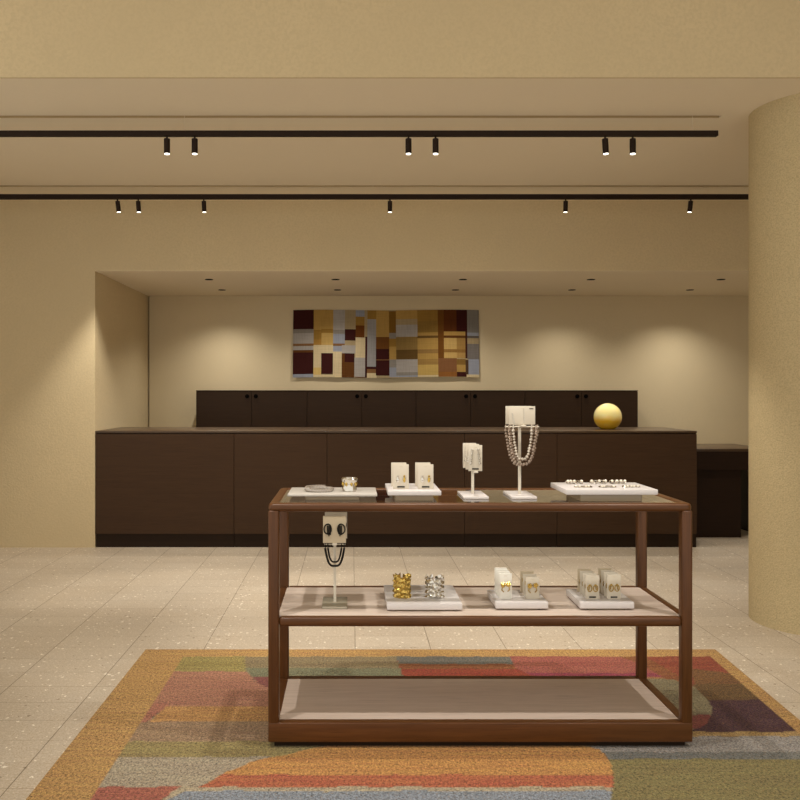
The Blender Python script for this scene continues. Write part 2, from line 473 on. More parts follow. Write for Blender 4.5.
box(bm, TX0 + LW, TX1 - LW, TY1 - .036, TY1 - .002, .470, .507, .008, 3)
obj('shelf_rail', bm, 'wood_x', T)
bm = BM()
box(bm, TX0 + .003, TX0 + .036, TY0 + LW, TY1 - LW, .470, .508, .008, 3)
obj('shelf_rail', bm, 'wood_y', T); bm = BM()
box(bm, TX1 - .036, TX1 - .003, TY0 + LW, TY1 - LW, .470, .508, .008, 3)
obj('shelf_rail', bm, 'wood_y', T)
bm = BM(); box(bm, TX0 + .034, TX1 - .034, TY0 + .034, TY1 - .034, .487, .5055, .001, 1); s1 = obj('shelf_panel', bm, 'panel', T)
bm = BM(); ring_rail(bm, TX0, TX1, TY0, TY1, .006, .040, .034, .1075, .004); obj('base_frame', bm, 'wood_x', T)
bm = BM(); box(bm, TX0 + .038, TX1 - .038, TY0 + .038, TY1 - .038, .075, .1062, .001, 1); obj('shelf_panel', bm, 'panel', T)
bm = BM(); box(bm, TX0 + .022, TX1 - .022, TY0 + .022, TY1 - .022, RUG_T, .036); obj('base_plinth', bm, 'plinth', T)
SH = .5059                       # middle shelf surface
GT = .9349                       # glass surface

# ------------------------------------------------------------------ trays
def tray(name, label, cat, x0, x1, y0, y1, zb, z0, z1, mat='tray', group='jewellery trays on the display table', inset=.05):
    t = thing(name, label, cat, ((x0 + x1) / 2, (y0 + y1) / 2, zb), group)
    bm = BM(); box(bm, x0, x1, y0, y1, z0, z1, .0018, 2); obj('slab', bm, mat, t)
    bm = BM(); box(bm, x0 + inset, x1 - inset, y0 + .012, y1 - .03, zb, z0 + .0005, .001, 1); obj('foot', bm, 'clearfoot', t)
    return t
tray('display_tray', 'thin grey frosted tray at left end of the glass top', 'tray', -.252, .101, 3.30, 3.54, GT, .950, .9585, 'greytray', inset=.07)
tray('display_tray', 'small white tray on the glass top carrying two stacks of ivory cards', 'tray', .142, .350, 3.275, 3.555, GT, .957, .974, inset=.03)
tray('display_tray', 'large white tray at right end of the glass top with six silver pieces', 'tray', .833, 1.188, 3.255, 3.515, GT, .962, .982, inset=.058)
tray('display_tray', 'white tray on the middle shelf holding the gold and silver cuffs', 'tray', .138, .432, 3.27, 3.59, SH, .512, .5365, inset=.03)
tray('display_tray', 'white tray on the middle shelf with white and beige card stacks', 'tray', .564, .770, 3.285, 3.49, SH, .513, .5385, inset=.03)
tray('display_tray', 'white tray on the middle shelf nearest the right legs', 'tray', .895, 1.106, 3.285, 3.505, SH, .513, .5385, inset=.03)

# ------------------------------------------------------------------ earring cards
def ear_pair(parent, kind, cx, y, z, w):
    """two earrings hanging on the card front at (cx, y, z)"""
    for s in (-1, 1):
        bm = BM(); x = cx + s * w
        if kind == 'knot':
            z += .002
            for k in range(5):
                a = k * 1.26
                ball(bm, (x + .0062 * math.cos(a), y - .004, z + .0062 * math.sin(a)), .0052, 1)
            ball(bm, (x, y - .006, z), .005, 1); mt = 'gold'
            tube(bm, [(x + .002 * s, y - .003, z - .006), (x + .005 * s, y - .004, z - .02), (x - .003 * s, y - .003, z - .028)], .002, 6)
        elif kind == 'hoop':
            pts = [(x + .0085 * math.cos(t), y - .003, z - .006 + .013 * math.sin(t)) for t in np.linspace(0, 2 * PI, 16, endpoint=False)]
            tube(bm, pts, .0019, 6, True); ball(bm, (x, y - .004, z + .008), .0035, 1)
            tube(bm, [(x, y - .003, z + .006), (x + .003 * s, y - .003, z - .012)], .0018, 6); mt = 'gold'
        elif kind == 'drop':
            ball(bm, (x, y - .004, z + .010), .0048, 1); ball(bm, (x, y - .004, z - .004), .0064, 1, (1, .6, 1.9)); mt = 'silver' if s < 0 else 'gold'
        elif kind == 'chain':
            for k in range(7): ball(bm, (x + .001 * s * k, y - .003, z + .022 - .009 * k), .0040 if k % 2 else .0058, 1)
            mt = 'silver'
        else:  # black leaf
            ox = x + s * .002
            pts = [(ox + s * .004 + .0165 * math.cos(t) * (1 if math.cos(t) * s > 0 else .75), y - .004, z + .020 * math.sin(t) + .004) for t in np.linspace(0, 2 * PI, 20, endpoint=False)]
            tube(bm, pts, .0026, 6, True)
            for q, dz in ((-.006, -.016), (0, -.024), (.006, -.019)): tube(bm, [(ox + q, y - .004, z + .018), (ox + q * .9 + s * .001, y - .0045, z + dz)], .0024, 6)
            mt = 'blackj'
        obj('earring', bm, mt, parent)
def card(label, x0, x1, y, z0, z1, mat, group, pair=None, bar=False, pz=.5, tilt=.0, name='earring_card'):
    cx = (x0 + x1) / 2
    z0 += .0004; z1 += .0004
    t = thing(name, label, 'earring card', (cx, y, z0), group)
    bm = BM(); box(bm, x0, x1, y - .0022, y + .0022, z0, z1, .0012, 2); obj('backing', bm, mat, t)
    if pair: ear_pair(t, pair, cx, y - .002, z0 + (z1 - z0) * pz, (x1 - x0) * .21)
    if pair is None and label.startswith('front'):
        bm = BM(); tube(bm, [(cx + .006, y - .0032, z1 - .008), (cx + .009, y - .0032, z1 - .03), (cx + .007, y - .0032, z0 + .004)], .0013, 6); obj('chain', bm, 'silver', t)
        bm = BM(); tube(bm, [(x0 + .012, y - .0032, z1 - .026), (x0 + .016, y - .0032, z1 - .045), (x0 + .022, y - .0032, z0 + .004)], .0018, 6); obj('chain', bm, 'silver', t)
        bm = BM(); box(bm, x1 - .024, x1 - .008, y - .0042, y - .002, z1 - .011, z1 - .008, .0005, 1); obj('label_strip', bm, 'blackj', t)
    if bar:
        bm = BM(); box(bm, cx - (x1 - x0) * .24, cx + (x1 - x0) * .24, y - .0042, y - .002, z0 + .006, z0 + .0115, .0005, 1)
        obj('label_strip', bm, 'blackj', t)
    bm = BM(); box(bm, cx - .006, cx + .006, y - .0026, y - .0021, z1 - .010, z1 - .0088); obj('slot', bm, 'cardb', t)
    return t
ORD = ['front', 'second', 'third', 'rearmost']
def stack(n, place, x0, w, dx, yf, yb, z0, h, mats, group, pair, bar, colour, pz=.5):
    for i in range(n):
        f = i / max(n - 1, 1)
        y = yf + (yb - yf) * f; x = x0 + dx * f
        word = ORD[i] if i < n - 1 else ('rearmost' if n > 2 else 'rear')
        card('%s %s earring card in the %s' % (word, colour, place), x, x + w, y, z0, z0 + h, mats[i % len(mats)], group, pair, bar and i == 0, pz)
# glass top, small white tray
stack(2, 'left stack on the small white tray, glass top', .166, .062, -.004, 3.345, 3.43, .974, .098, ['card', 'card'], 'cards on the small glass-top tray', 'drop', True, 'ivory', .42)
stack(2, 'right stack on the small white tray, glass top', .264, .062, -.004, 3.345, 3.43, .974, .098, ['card', 'card'], 'cards on the small glass-top tray', 'drop', True, 'ivory', .42)
# middle shelf trays
stack(4, 'stack right of the silver cuff, middle shelf', .586, .050, -.0, 3.332, 3.44, .5385, .102, ['cardw'], 'cards on the first card tray', 'knot', False, 'white', .54)
stack(3, 'short stack beside the white cards, middle shelf', .691, .055, -.0, 3.335, 3.44, .5385, .088, ['card', 'card', 'cardb'], 'cards on the first card tray', 'knot', False, 'beige', .58)
stack(4, 'left stack on the rightmost shelf tray', .928, .055, -.0, 3.332, 3.45, .5385, .095, ['card', 'card', 'card', 'cardb'], 'cards on the right card tray', 'hoop', True, 'cream', .52)
stack(4, 'right stack on the rightmost shelf tray', 1.013, .055, -.0, 3.332, 3.45, .5385, .098, ['card', 'card', 'card', 'cardb'], 'cards on the right card tray', 'hoop', True, 'cream', .52)

# ------------------------------------------------------------------ pole stands
def stand(label, cx, y0, y1, zb, zt, base='standm', arm=None, ays=()):
    t = thing('display_stand', label, 'display stand', (cx, (y0 + y1) / 2, zb), 'slim pole stands on the display table')
    bm = BM(); box(bm, cx - .05, cx + .05, y0, y1, zb, zb + .009, .0015, 2); obj('base', bm, base if base != 'standm' else 'tray', t)
    ym = (y0 + y1) / 2
    bm = BM(); box(bm, cx - .0055, cx + .0055, ym - .0055, ym + .0055, zb + .008, zt - .004, .001, 1); obj('pole', bm, 'standm', t)
    bm = BM(); box(bm, cx - .009, cx + .009, y0 + .01, y1 - .02, zt - .006, zt, .001, 1); obj('card_rail', bm, 'standm', t)
    for ay in ays:
        bm = BM(); cyl(bm, (0, 0, 0), .0025, .0025, arm, 12, Matrix.Translation((cx, ay, zt - .0078)) @ Matrix.Rotation(PI / 2, 4, 'Y'))
        obj('arm', bm, 'standm', t)
    return t
stand('short ivory pole stand on the glass top holding a narrow card block', .496, 3.338, 3.542, GT, 1.0435)
stand('tall ivory pole stand on the glass top hung with bead necklaces', .688, 3.338, 3.542, GT, 1.2285, arm=.134, ays=(3.400, 3.382))
stand('pole stand with smoky base at left end of the middle shelf', -.067, 3.305, 3.47, SH, .7605, 'clearstand', arm=.084, ays=(3.352,))
stack(3, 'block on the short pole stand', .468, .055, -.004, 3.362, 3.50, 1.0435, .104, ['card'], 'cards on the short pole stand', 'chain', True, 'ivory', .62)
stack(2, 'wide block on the tall pole stand', .634, .106, -.003, 3.385, 3.44, 1.2285, .074, ['card'], 'cards on the tall pole stand', None, False, 'wide ivory')
stack(2, 'pair on the middle-shelf pole stand', -.113, .091, .004, 3.335, 3.44, .7605, .108, ['cardb', 'card'], 'cards on the middle-shelf pole stand', 'leaf', False, 'beige', .48)

def strand(label, name, cx, y, zt, hw, drop, rad, mat, group, bead=True, p=2.3, jit=0.):
    bm = BM(); pts = []
    n = 200
    zt0 = zt - .023
    for i in range(n + 1):
        t = -1 + 2 * i / n
        pts.append(Vector((cx + hw * (abs(t) ** .62) * (1 if t > 0 else -1), y, zt0 - (drop - .023) * (1 - abs(t) ** p))))
    if bead:
        d = 0; last = None
        for q in pts:
            if last is None or (q - last).length >= rad * 1.85:
                jr = rad * random.uniform(.8, 1.2)
                ball(bm, (q.x + random.uniform(-jit, jit), q.y + random.uniform(-jit, jit), q.z), jr, 1); last = q
    else: tube(bm, pts[::5], rad, 8)
    # bail loop over the arm
    for s in (-1, 1):
        x = cx + s * hw
        tube(bm, [(x, y - .007, zt - .012), (x, y - .007, zt - .005), (x, y, zt - .001), (x, y + .007, zt - .005), (x, y + .007, zt - .016), (x, y, zt - .022)], .0018, 6, True)
    o = obj(name, bm, mat, None, angle=60 if not bead else 10)
    return tag(o, label, 'necklace', group)
g = 'bead necklaces on the tall stand'
zt = 1.2285
strand('outermost strand of sparkling grey beads on the tall stand', 'bead_necklace', .688, 3.400, zt, .064, .162, .0064, 'crystal', g, jit=.001)
strand('second strand of grey beads inside the outermost on the tall stand', 'bead_necklace', .688, 3.382, zt, .055, .158, .0064, 'crystal', g, jit=.001)
strand('third strand of grey beads, shorter, on the tall stand', 'bead_necklace', .688, 3.400, zt, .046, .144, .0062, 'crystal', g, jit=.001)
strand('innermost strand of pale beads on the tall stand', 'bead_necklace', .688, 3.382, zt, .037, .138, .0060, 'crystalw', g, jit=.001)
g = 'black cords on the middle-shelf stand'
strand('outer black cord necklace on the middle-shelf stand', 'cord_necklace', -.067, 3.352, .7605, .038, .094, .0044, 'blackj', g, False, 2.2)
strand('inner black cord necklace on the middle-shelf stand', 'cord_necklace', -.067, 3.352, .7605, .027, .078, .0036, 'blackj', g, False, 2.2)

# ------------------------------------------------------------------ loose jewellery
ZA = .9585
bm = BM()                        # flat pave bracelet lying open on the grey tray
ca_, cb_ = .054, .034
for i in range(52):
    a = 2 * PI * i / 52
    big = 1.35 if math.cos(a - 2.5) > .2 else 1.
    p = (-.130 + ca_ * math.cos(a), 3.405 + cb_ * 1.5 * math.sin(a), ZA + .0080 * big)
    ball(bm, p, .0080 * big, 1, (.72, .72, 1.))
bk = obj('link_bracelet', bm, 'pave', None, angle=10); tag(bk, 'silver link bracelet lying in a ring on the grey tray', 'bracelet')
t = thing('bangle', 'tall polished silver bangle with gold touches on the grey tray', 'bangle', (-.008, 3.40, ZA))
bm = BM()
prof = [(.026, 0), (.029, .004), (.0285, .012), (.025, .020), (.0255, .028), (.031, .036), (.0325, .042), (.030, .046), (.026, .045), (.0235, .036), (.022, .022), (.0235, .004)]
prof = [(r_ * 1.03, z_ * 1.2) for r_, z_ in prof]
lathe(bm, prof + [prof[0]], 40, (-.008, 3.40, ZA), False); bmesh.ops.remove_doubles(bm, verts=bm.verts[:], dist=1e-5)
bmesh.ops.recalc_face_normals(bm, faces=bm.faces[:]); obj('band', bm, 'silver', t)
bm = BM()
for k in range(8):
    a = k * PI / 4 + .3
    ball(bm, (-.008 + .0275 * math.cos(a), 3.40 + .0275 * math.sin(a), ZA + .031), .0064, 1, (1, 1, 1.4))
obj('gold_boss', bm, 'gold', t)
bm = BM(); 
for k in range(3): ball(bm, (-.012 + .008 * k, 3.40 - .024, ZA + .056 - .001 * abs(k - 1)), .0045, 1)
obj('crest', bm, 'silver', t)

def cuff(label, cx, cy, zb, r, h, mat, seed, name):
    rnd = random.Random(seed); bm = BM()
    na, nz = 40, 18; outer, inner = [], []
    for k in range(nz + 1):
        z = h * k / nz; ro, ri = [], []
        for i in range(na + 1):
            a = math.radians(-90 - 172 + 344 * i / na)
            rr = r * (1 + .07 * rnd.uniform(-1, 1) + .09 * math.sin(k * 1.5 + 1.6 * math.sin(a * 2 + seed)) + .04 * math.sin(a * 9 + k))
            zz = z + (.003 * rnd.uniform(-1, 1) if 0 < k else 0) + (.005 * math.sin(a * 7 + seed) * (k == nz))
            for lst, q in ((ro, rr), (ri, rr - .003)):
                lst.append(bm.verts.new((cx + q * math.cos(a), cy + q * .8 * math.sin(a), zb + max(zz, 0))))
        outer.append(ro); inner.append(ri)
    for k in range(nz):
        for i in range(na):
            bm.faces.new((outer[k][i], outer[k][i + 1], outer[k + 1][i + 1], outer[k + 1][i]))
            bm.faces.new((inner[k][i + 1], inner[k][i], inner[k + 1][i], inner[k + 1][i + 1]))
        for i in (0, na):
            f = (outer[k][i], outer[k + 1][i], inner[k + 1][i], inner[k][i])
            bm.faces.new(f if i == 0 else f[::-1])
    for i in range(na):
        bm.faces.new((outer[nz][i], outer[nz][i + 1], inner[nz][i + 1], inner[nz][i]))
        bm.faces.new((outer[0][i + 1], outer[0][i], inner[0][i], inner[0][i + 1]))
    bmesh.ops.recalc_face_normals(bm, faces=bm.faces[:])
    o = obj(name, bm, mat, None, angle=12); return tag(o, label, 'cuff', 'crumpled cuffs on the shelf tray')
cuff('gold crumpled cuff bracelet standing on the shelf tray', .203, 3.375, .5365, .0335, .088, 'gold', 3, 'cuff_bracelet')
cuff('silver crumpled cuff bracelet standing beside the gold one', .334, 3.375, .5365, .036, .082, 'silver', 8, 'cuff_bracelet')

# six little pieces on the large white tray
ZE = .982
pw = lambda px, py: ((px - 351.5) * ((CAM_H - ZE) * FPX / (py - 391.5)) / FPX, (CAM_H - ZE) * FPX / (py - 391.5))
spots = [(574.5, 484.0, 'left of the back row', 1), (598.5, 483.8, 'middle of the back row', 1), (617.5, 483.8, 'right of the back row', 1),
         (583, 487.6, 'left of the front row', 0), (607.5, 487.6, 'middle of the front row', 0), (631, 487.4, 'right of the front row', 0)]
for i, (px, py, where, tall) in enumerate(spots):
    x, y = pw(px, py)
    t = thing('jewellery_piece', 'small silver and pearl jewellery piece, %s on the large white tray' % where, 'jewellery', (x, y, ZE), 'six pieces on the large white tray')
    rnd = random.Random(i + 20)
    bm = BM(); bm2 = BM()
    for k in range(5):
        dx = -.026 + .013 * k
        pts = [(x + dx + .0085 * math.cos(a), y + .006 * rnd.uniform(-1, 1) + .006 * math.sin(a), ZE + .0023 + (.0055 * (1 + math.sin(a)) if tall else .0015 * (1 + math.sin(a)))) for a in np.linspace(0, 2 * PI, 12, endpoint=False)]
        tube(bm, pts, .0022, 6, True)
        if rnd.random() < .8:
            bp = BM(); ball(bp, (x + dx + rnd.uniform(-.004, .004), y - .004, ZE + (.0125 if tall else .0055)), .0058 if tall else .0044, 2); obj('pearl', bp, 'pearl', t)
    obj('wire_loops', bm, 'silver', t); bm2.free()

# ------------------------------------------------------------------ counter
CX0, CX1, CY1, CH = NX0 + .003, 3.017, 8.13, 1.0175
def xw(px, Y): return (px - 351.5) * Y / FPX
seams = [CX0, xw(234, YW), xw(327, YW), xw(464.5, YW), xw(557, YW), CX1]
names = ['leftmost wide dark wood counter unit against the plaster wall', 'narrow dark wood counter unit behind the table\'s left legs',
         'middle wide dark wood counter unit behind the table', 'narrow dark wood counter unit behind the tall necklace stand', 'rightmost wide dark wood counter unit beside the desk']
for i in range(5):
    x0, x1 = seams[i], seams[i + 1]; g = .0015
    t = thing('counter_unit', names[i], 'counter', ((x0 + x1) / 2, (YW + CY1) / 2, 0), 'front units of the long dark counter')
    bm = BM(); box(bm, x0 + g, x1 - g, YW + .02, CY1, .118, .995); obj('body', bm, 'dark', t, smooth=False)
    bm = BM(); box(bm, x0 + g, x1 - g, YW, YW + .0205, .119, .992, .0012, 1); obj('front_panel', bm, 'dark', t)
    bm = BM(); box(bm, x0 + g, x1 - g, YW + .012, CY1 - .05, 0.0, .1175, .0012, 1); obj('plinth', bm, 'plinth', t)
wt = thing('worktop', 'long dark worktop over the counter units with the glass orb on it', 'worktop', ((CX0 + CX1) / 2, (YW + CY1) / 2, .995))
for a_, b_ in ((CX0, seams[2]), (seams[2], CX1)):
    bm = BM(); box(bm, a_ + .0006, b_ - .0006, YW - .002, CY1, .9985, CH, .0015, 2); obj('slab', bm, 'darktop', wt)
bm = BM(); box(bm, CX0 + .004, CX1 - .004, YW + .008, CY1 - .006, .9952, .9988); obj('shadow_gap', bm, 'hole', wt)

# desk return on the right
DX1 = 3.91
t = thing('side_desk', 'low dark desk return between the counter and the round column', 'desk', ((CX1 + DX1) / 2, 8.2, 0))
bm = BM(); box(bm, CX1 + .004, DX1, 7.80, 8.59, .805, .829, .0015, 2); obj('desk_top', bm, 'darktop', t)
bm = BM(); box(bm, CX1 + .004, DX1 - .001, 7.801, 7.83, .634, .806, .001, 1); obj('apron', bm, 'deskdark', t)
bm = BM(); box(bm, CX1 + .004, xw(741, 7.84), 7.84, 8.55, 0, .806, .001, 1); obj('pedestal', bm, 'deskdark', t)
bm = BM(); box(bm, DX1 - .05, DX1, 7.83, 8.58, 0, .806, .001, 1); obj('end_panel', bm, 'deskdark', t)

# back cabinets
YC = 8.85; ch = CAM_H - (390.3 - 391.5) * YC / FPX
cs = [xw(p, YC) for p in (196, 307, 416, 525, 638)]
cl = ['leftmost two-door dark wall cabinet behind the counter', 'two-door dark wall cabinet under the left half of the tapestry',
      'two-door dark wall cabinet under the right half of the tapestry', 'rightmost two-door dark wall cabinet behind the glass orb']
for i in range(4):
    x0, x1 = cs[i], cs[i + 1]; xm = (x0 + x1) / 2
    t = thing('wall_cabinet', cl[i], 'cabinet', (xm, (YC + YB) / 2, 0), 'dark cabinets along the back wall')
    bm = BM(); box(bm, x0 + .001, x1 - .001, YC + .02, YB - .002, 0, ch - .012); obj('body', bm, 'cab', t, smooth=False)
    bm = BM(); box(bm, x0 + .0005, x1 - .0005, YC - .001, YB - .002, ch - .012, ch, .001, 1); obj('cabinet_top', bm, 'cab', t)
    for s in (-1, 1):
        a_, b_ = (x0 + .002, xm - .0018) if s < 0 else (xm + .0018, x1 - .002)
        bm = BM(); box(bm, a_, b_, YC, YC + .0195, .08, ch - .0155, .001, 1); d = obj('door', bm, 'cab', t)
        bm = BM(); kx = xm + s * .046
        cyl(bm, (0, 0, 0), .0215, .0215, .012, 24, Matrix.Translation((kx, YC - .004, 1.312)) @ Matrix.Rotation(PI / 2, 4, 'X'))
        obj('knob', bm, 'hole', d)

# glass orb
t = thing('glass_orb', 'round yellow glass orb on the dark worktop', 'orb', (2.352, 7.71, CH))
R_ = .1255; zc = .112
prof = [(.001, 0.0)] + [(math.sqrt(max(R_ ** 2 - (z - zc) ** 2, 1e-6)), z) for z in np.concatenate([[0.0, .006], np.linspace(.016, zc + R_ * .985, 40)])] + [(.001, zc + R_)]
bm = BM(); lathe(bm, prof, 64, (2.352, 7.71, CH))
m, nt, b, o_ = new_mat('two_tone_yellow_glass')
v = coords(nt); sp = N(nt, 'ShaderNodeSeparateXYZ'); nt.links.new(v, sp.inputs[0])
wav = mathn(nt, 'ADD', sp.outputs[2], mathn(nt, 'MULTIPLY', mathn(nt, 'SUBTRACT', noise(nt, v, 9., 3), .5), .06))
nt.links.new(ramp(nt, mathn(nt, 'MULTIPLY', wav, 4.), .30, .52, L(240, 196, 56), L(240, 226, 160)), b.inputs['Base Color'])
b.inputs['Roughness'].default_value = .08; b.inputs['Coat Weight'].default_value = .6; b.inputs['Coat Roughness'].default_value = .03
b.inputs['Subsurface Weight'].default_value = .7; b.inputs['Subsurface Radius'].default_value = (.12, .10, .04)
obj('glass_body', bm, m, t, angle=60)

# ------------------------------------------------------------------ woven wall hanging
def tp(px, py, Y=9.222): return ((px - 351.5) * Y / FPX, CAM_H - (py - 391.5) * Y / FPX)
DB, BR, BR2, OC, OC2, TN, GR, LG, BL, CR = (60,26,24), (96,60,28), (128,92,58), (176,142,78), (150,116,54), (164,146,112), (140,134,126), (166,160,154), (148,152,164), (206,188,150)
def q2(x0, x1, y0, y1, c): return (280 + x0 * .125, 280 + x1 * .125, 300 + y0 * .125, 300 + y1 * .125, c)
def q3(x0, x1, y0, y1, c): return (380 + x0 * .1375, 380 + x1 * .1375, 300 + y0 * .1375, 300 + y1 * .1375, c)
patches = [
 q2(105,272,80,232,DB), q2(105,272,232,268,GR), q2(105,272,268,352,LG), q2(105,272,352,368,BR2), q2(105,272,368,402,LG), q2(105,272,402,422,BR), q2(105,272,418,592,DB), q2(105,272,592,630,BL),
 q2(272,335,80,238,OC), q2(272,335,238,318,OC2), q2(272,335,318,360,(166,126,60)), q2(272,335,360,600,CR), q2(272,335,540,600,(206,176,110)),
 q2(335,425,80,235,OC), q2(335,425,235,268,OC2), q2(335,425,268,360,(190,158,94)), q2(335,425,360,425,CR), q2(335,425,425,596,DB), q2(272,425,600,630,CR),
 q2(425,518,80,238,LG), q2(425,518,238,270,GR), q2(425,518,270,352,BL), q2(425,518,352,372,BR2), q2(425,518,372,415,BL), q2(425,500,415,630,CR), q2(440,500,605,630,(225,205,160)),
 q2(518,605,80,235,TN), q2(518,605,235,322,DB), q2(518,605,322,360,TN), q2(500,605,360,424,LG), q2(500,600,424,630,BR), q2(518,600,424,500,DB),
 q2(605,680,80,130,BL), q2(605,680,130,205,OC2), q2(605,680,205,298,(104,60,24)), q2(605,682,298,460,CR), q2(600,682,460,612,LG), q2(605,692,612,632,BR),
 q2(682,697,80,295,TN), q2(682,697,295,630,DB),
 q2(697,776,80,150,OC2), q2(697,776,150,530,(152,150,150)), q2(697,776,530,548,DB), q2(697,776,548,580,BR2), q2(697,776,580,630,CR),
 q3(-24,62,75,265,OC), q3(-24,62,265,352,(110,70,32)), q3(-24,62,352,548,DB), q3(-24,62,428,436,BR2),
 q3(62,115,80,235,(122,88,34)), q3(62,115,235,275,GR), q3(62,115,275,335,OC2), q3(62,115,335,430,OC), q3(62,115,430,490,GR), q3(62,115,490,560,BL),
 q3(115,268,75,138,OC), q3(115,268,138,180,TN), q3(115,268,180,265,LG), q3(115,268,265,360,(140,114,66)), q3(115,268,360,430,(100,76,40)), q3(115,268,430,525,LG), q3(115,268,525,545,GR), q3(115,268,545,560,BL),
 q3(268,418,75,155,OC2), q3(268,418,155,235,(140,110,54)), q3(268,418,235,262,OC), q3(268,418,262,276,(110,82,44)), q3(268,418,276,360,OC), q3(268,418,360,388,(146,114,66)), q3(268,418,388,432,OC), q3(268,418,432,470,(156,124,70)), q3(268,418,470,545,(190,160,92)), q3(268,418,545,558,CR),
 q3(418,465,75,425,(110,70,28)), q3(465,553,75,233,(92,50,22)), q3(465,553,233,262,OC), q3(465,620,262,276,BR), q3(465,553,276,360,(190,158,96)), q3(465,620,360,385,(140,104,54)), q3(465,553,385,424,(190,158,96)),
 q3(553,634,75,233,DB), q3(553,620,233,262,OC), q3(553,620,276,360,(156,122,68)), q3(553,620,385,424,(170,136,80)), q3(418,556,424,525,(128,88,56)), q3(556,622,430,470,(130,100,50)), q3(556,622,470,525,OC), q3(418,556,525,560,(140,92,46)), q3(556,624,525,560,DB),
 q3(620,640,233,425,(66,36,28)), q3(622,640,436,540,(80,60,44)),
 q3(634,722,75,235,(128,124,118)), q3(634,722,235,260,BL), q3(634,722,260,280,(100,92,84)), q3(634,722,280,320,TN), q3(634,722,320,430,(118,112,108)), q3(638,722,430,540,BL), q3(626,722,540,556,CR),
]
TK = .95
nxx, nzz = 190, 84
x0p, x1p, y0p, y1p = 293.3, 478.8, 310., 377.5
vv, cols = [], []
for j in range(nzz + 1):
    for i in range(nxx + 1):
        px = x0p + (x1p - x0p) * i / nxx; py = y0p + (y1p - y0p) * j / nzz
        X, Z = tp(px, py)
        Z += .004 * math.sin(i * .05) - .004 * j / nzz * (i / nxx)
        X += (-.006 if i < nxx / 2 else .006) * (j / nzz)
        vv.append((X, 9.228 - .010 * (j / nzz) - .003 * math.sin(i * .12 + j * .03), Z))
ff, fc = [], []
for j in range(nzz):
    for i in range(nxx):
        px = x0p + (x1p - x0p) * (i + .5) / nxx; py = y0p + (y1p - y0p) * (j + .5) / nzz
        c = TN
        for p in patches:
            if p[0] <= px <= p[1] and p[2] <= py <= p[3]: c = p[4]
        ff.append((j * (nxx + 1) + i, (j + 1) * (nxx + 1) + i, (j + 1) * (nxx + 1) + i + 1, j * (nxx + 1) + i + 1)); fc.append(L(*c, TK))
nb = len(vv); nf = len(ff)
vv += [(x, y + .006, z) for x, y, z in vv]
ff += [tuple(reversed([k + nb for k in f])) for f in ff[:nf]]; fc += fc[:nf]
W = nxx + 1; per = [i for i in range(W)] + [j * W + nxx for j in range(1, nzz + 1)] + [nzz * W + i for i in range(nxx - 1, -1, -1)] + [j * W for j in range(nzz - 1, 0, -1)]
for k in range(len(per)):
    a_, b_ = per[k], per[(k + 1) % len(per)]
    ff.append((a_, b_, b_ + nb, a_ + nb)); fc.append(L(*TN, TK))
me = bpy.data.meshes.new('wall_hanging'); me.from_pydata(vv, [], ff)
at = me.color_attributes.new('weave', 'FLOAT_COLOR', 'CORNER')
arr = np.repeat(np.array(fc), [len(f) for f in ff], axis=0); at.data.foreach_set('color', arr.ravel())
m, nt, b, o_ = new_mat('woven_hanging')
ac = N(nt, 'ShaderNodeAttribute', attribute_name='weave'); v = coords(nt)
w1 = noise(nt, coords(nt, (160, 1, 6)), 1., 3); w2 = noise(nt, coords(nt, (5, 1, 190)), 1., 3)
f = mathn(nt, 'ADD', .55, mathn(nt, 'MULTIPLY', mathn(nt, 'ADD', w1, w2), .45))
hs = N(nt, 'ShaderNodeHueSaturation'); nt.links.new(ac.outputs['Color'], hs.inputs['Color']); nt.links.new(f, hs.inputs['Value'])
nt.links.new(hs.outputs[0], b.inputs['Base Color']); b.inputs['Roughness'].default_value = .9; b.inputs['Specular IOR Level'].default_value = .1
bump(nt, b, mathn(nt, 'ADD', w1, w2), .4, .003)
me.materials.append(m)
wh = bpy.data.objects.new('wall_hanging', me); C.objects.link(wh)
tag(wh, 'woven wall hanging of brown, ochre and grey blocks above the cabinets', 'tapestry')

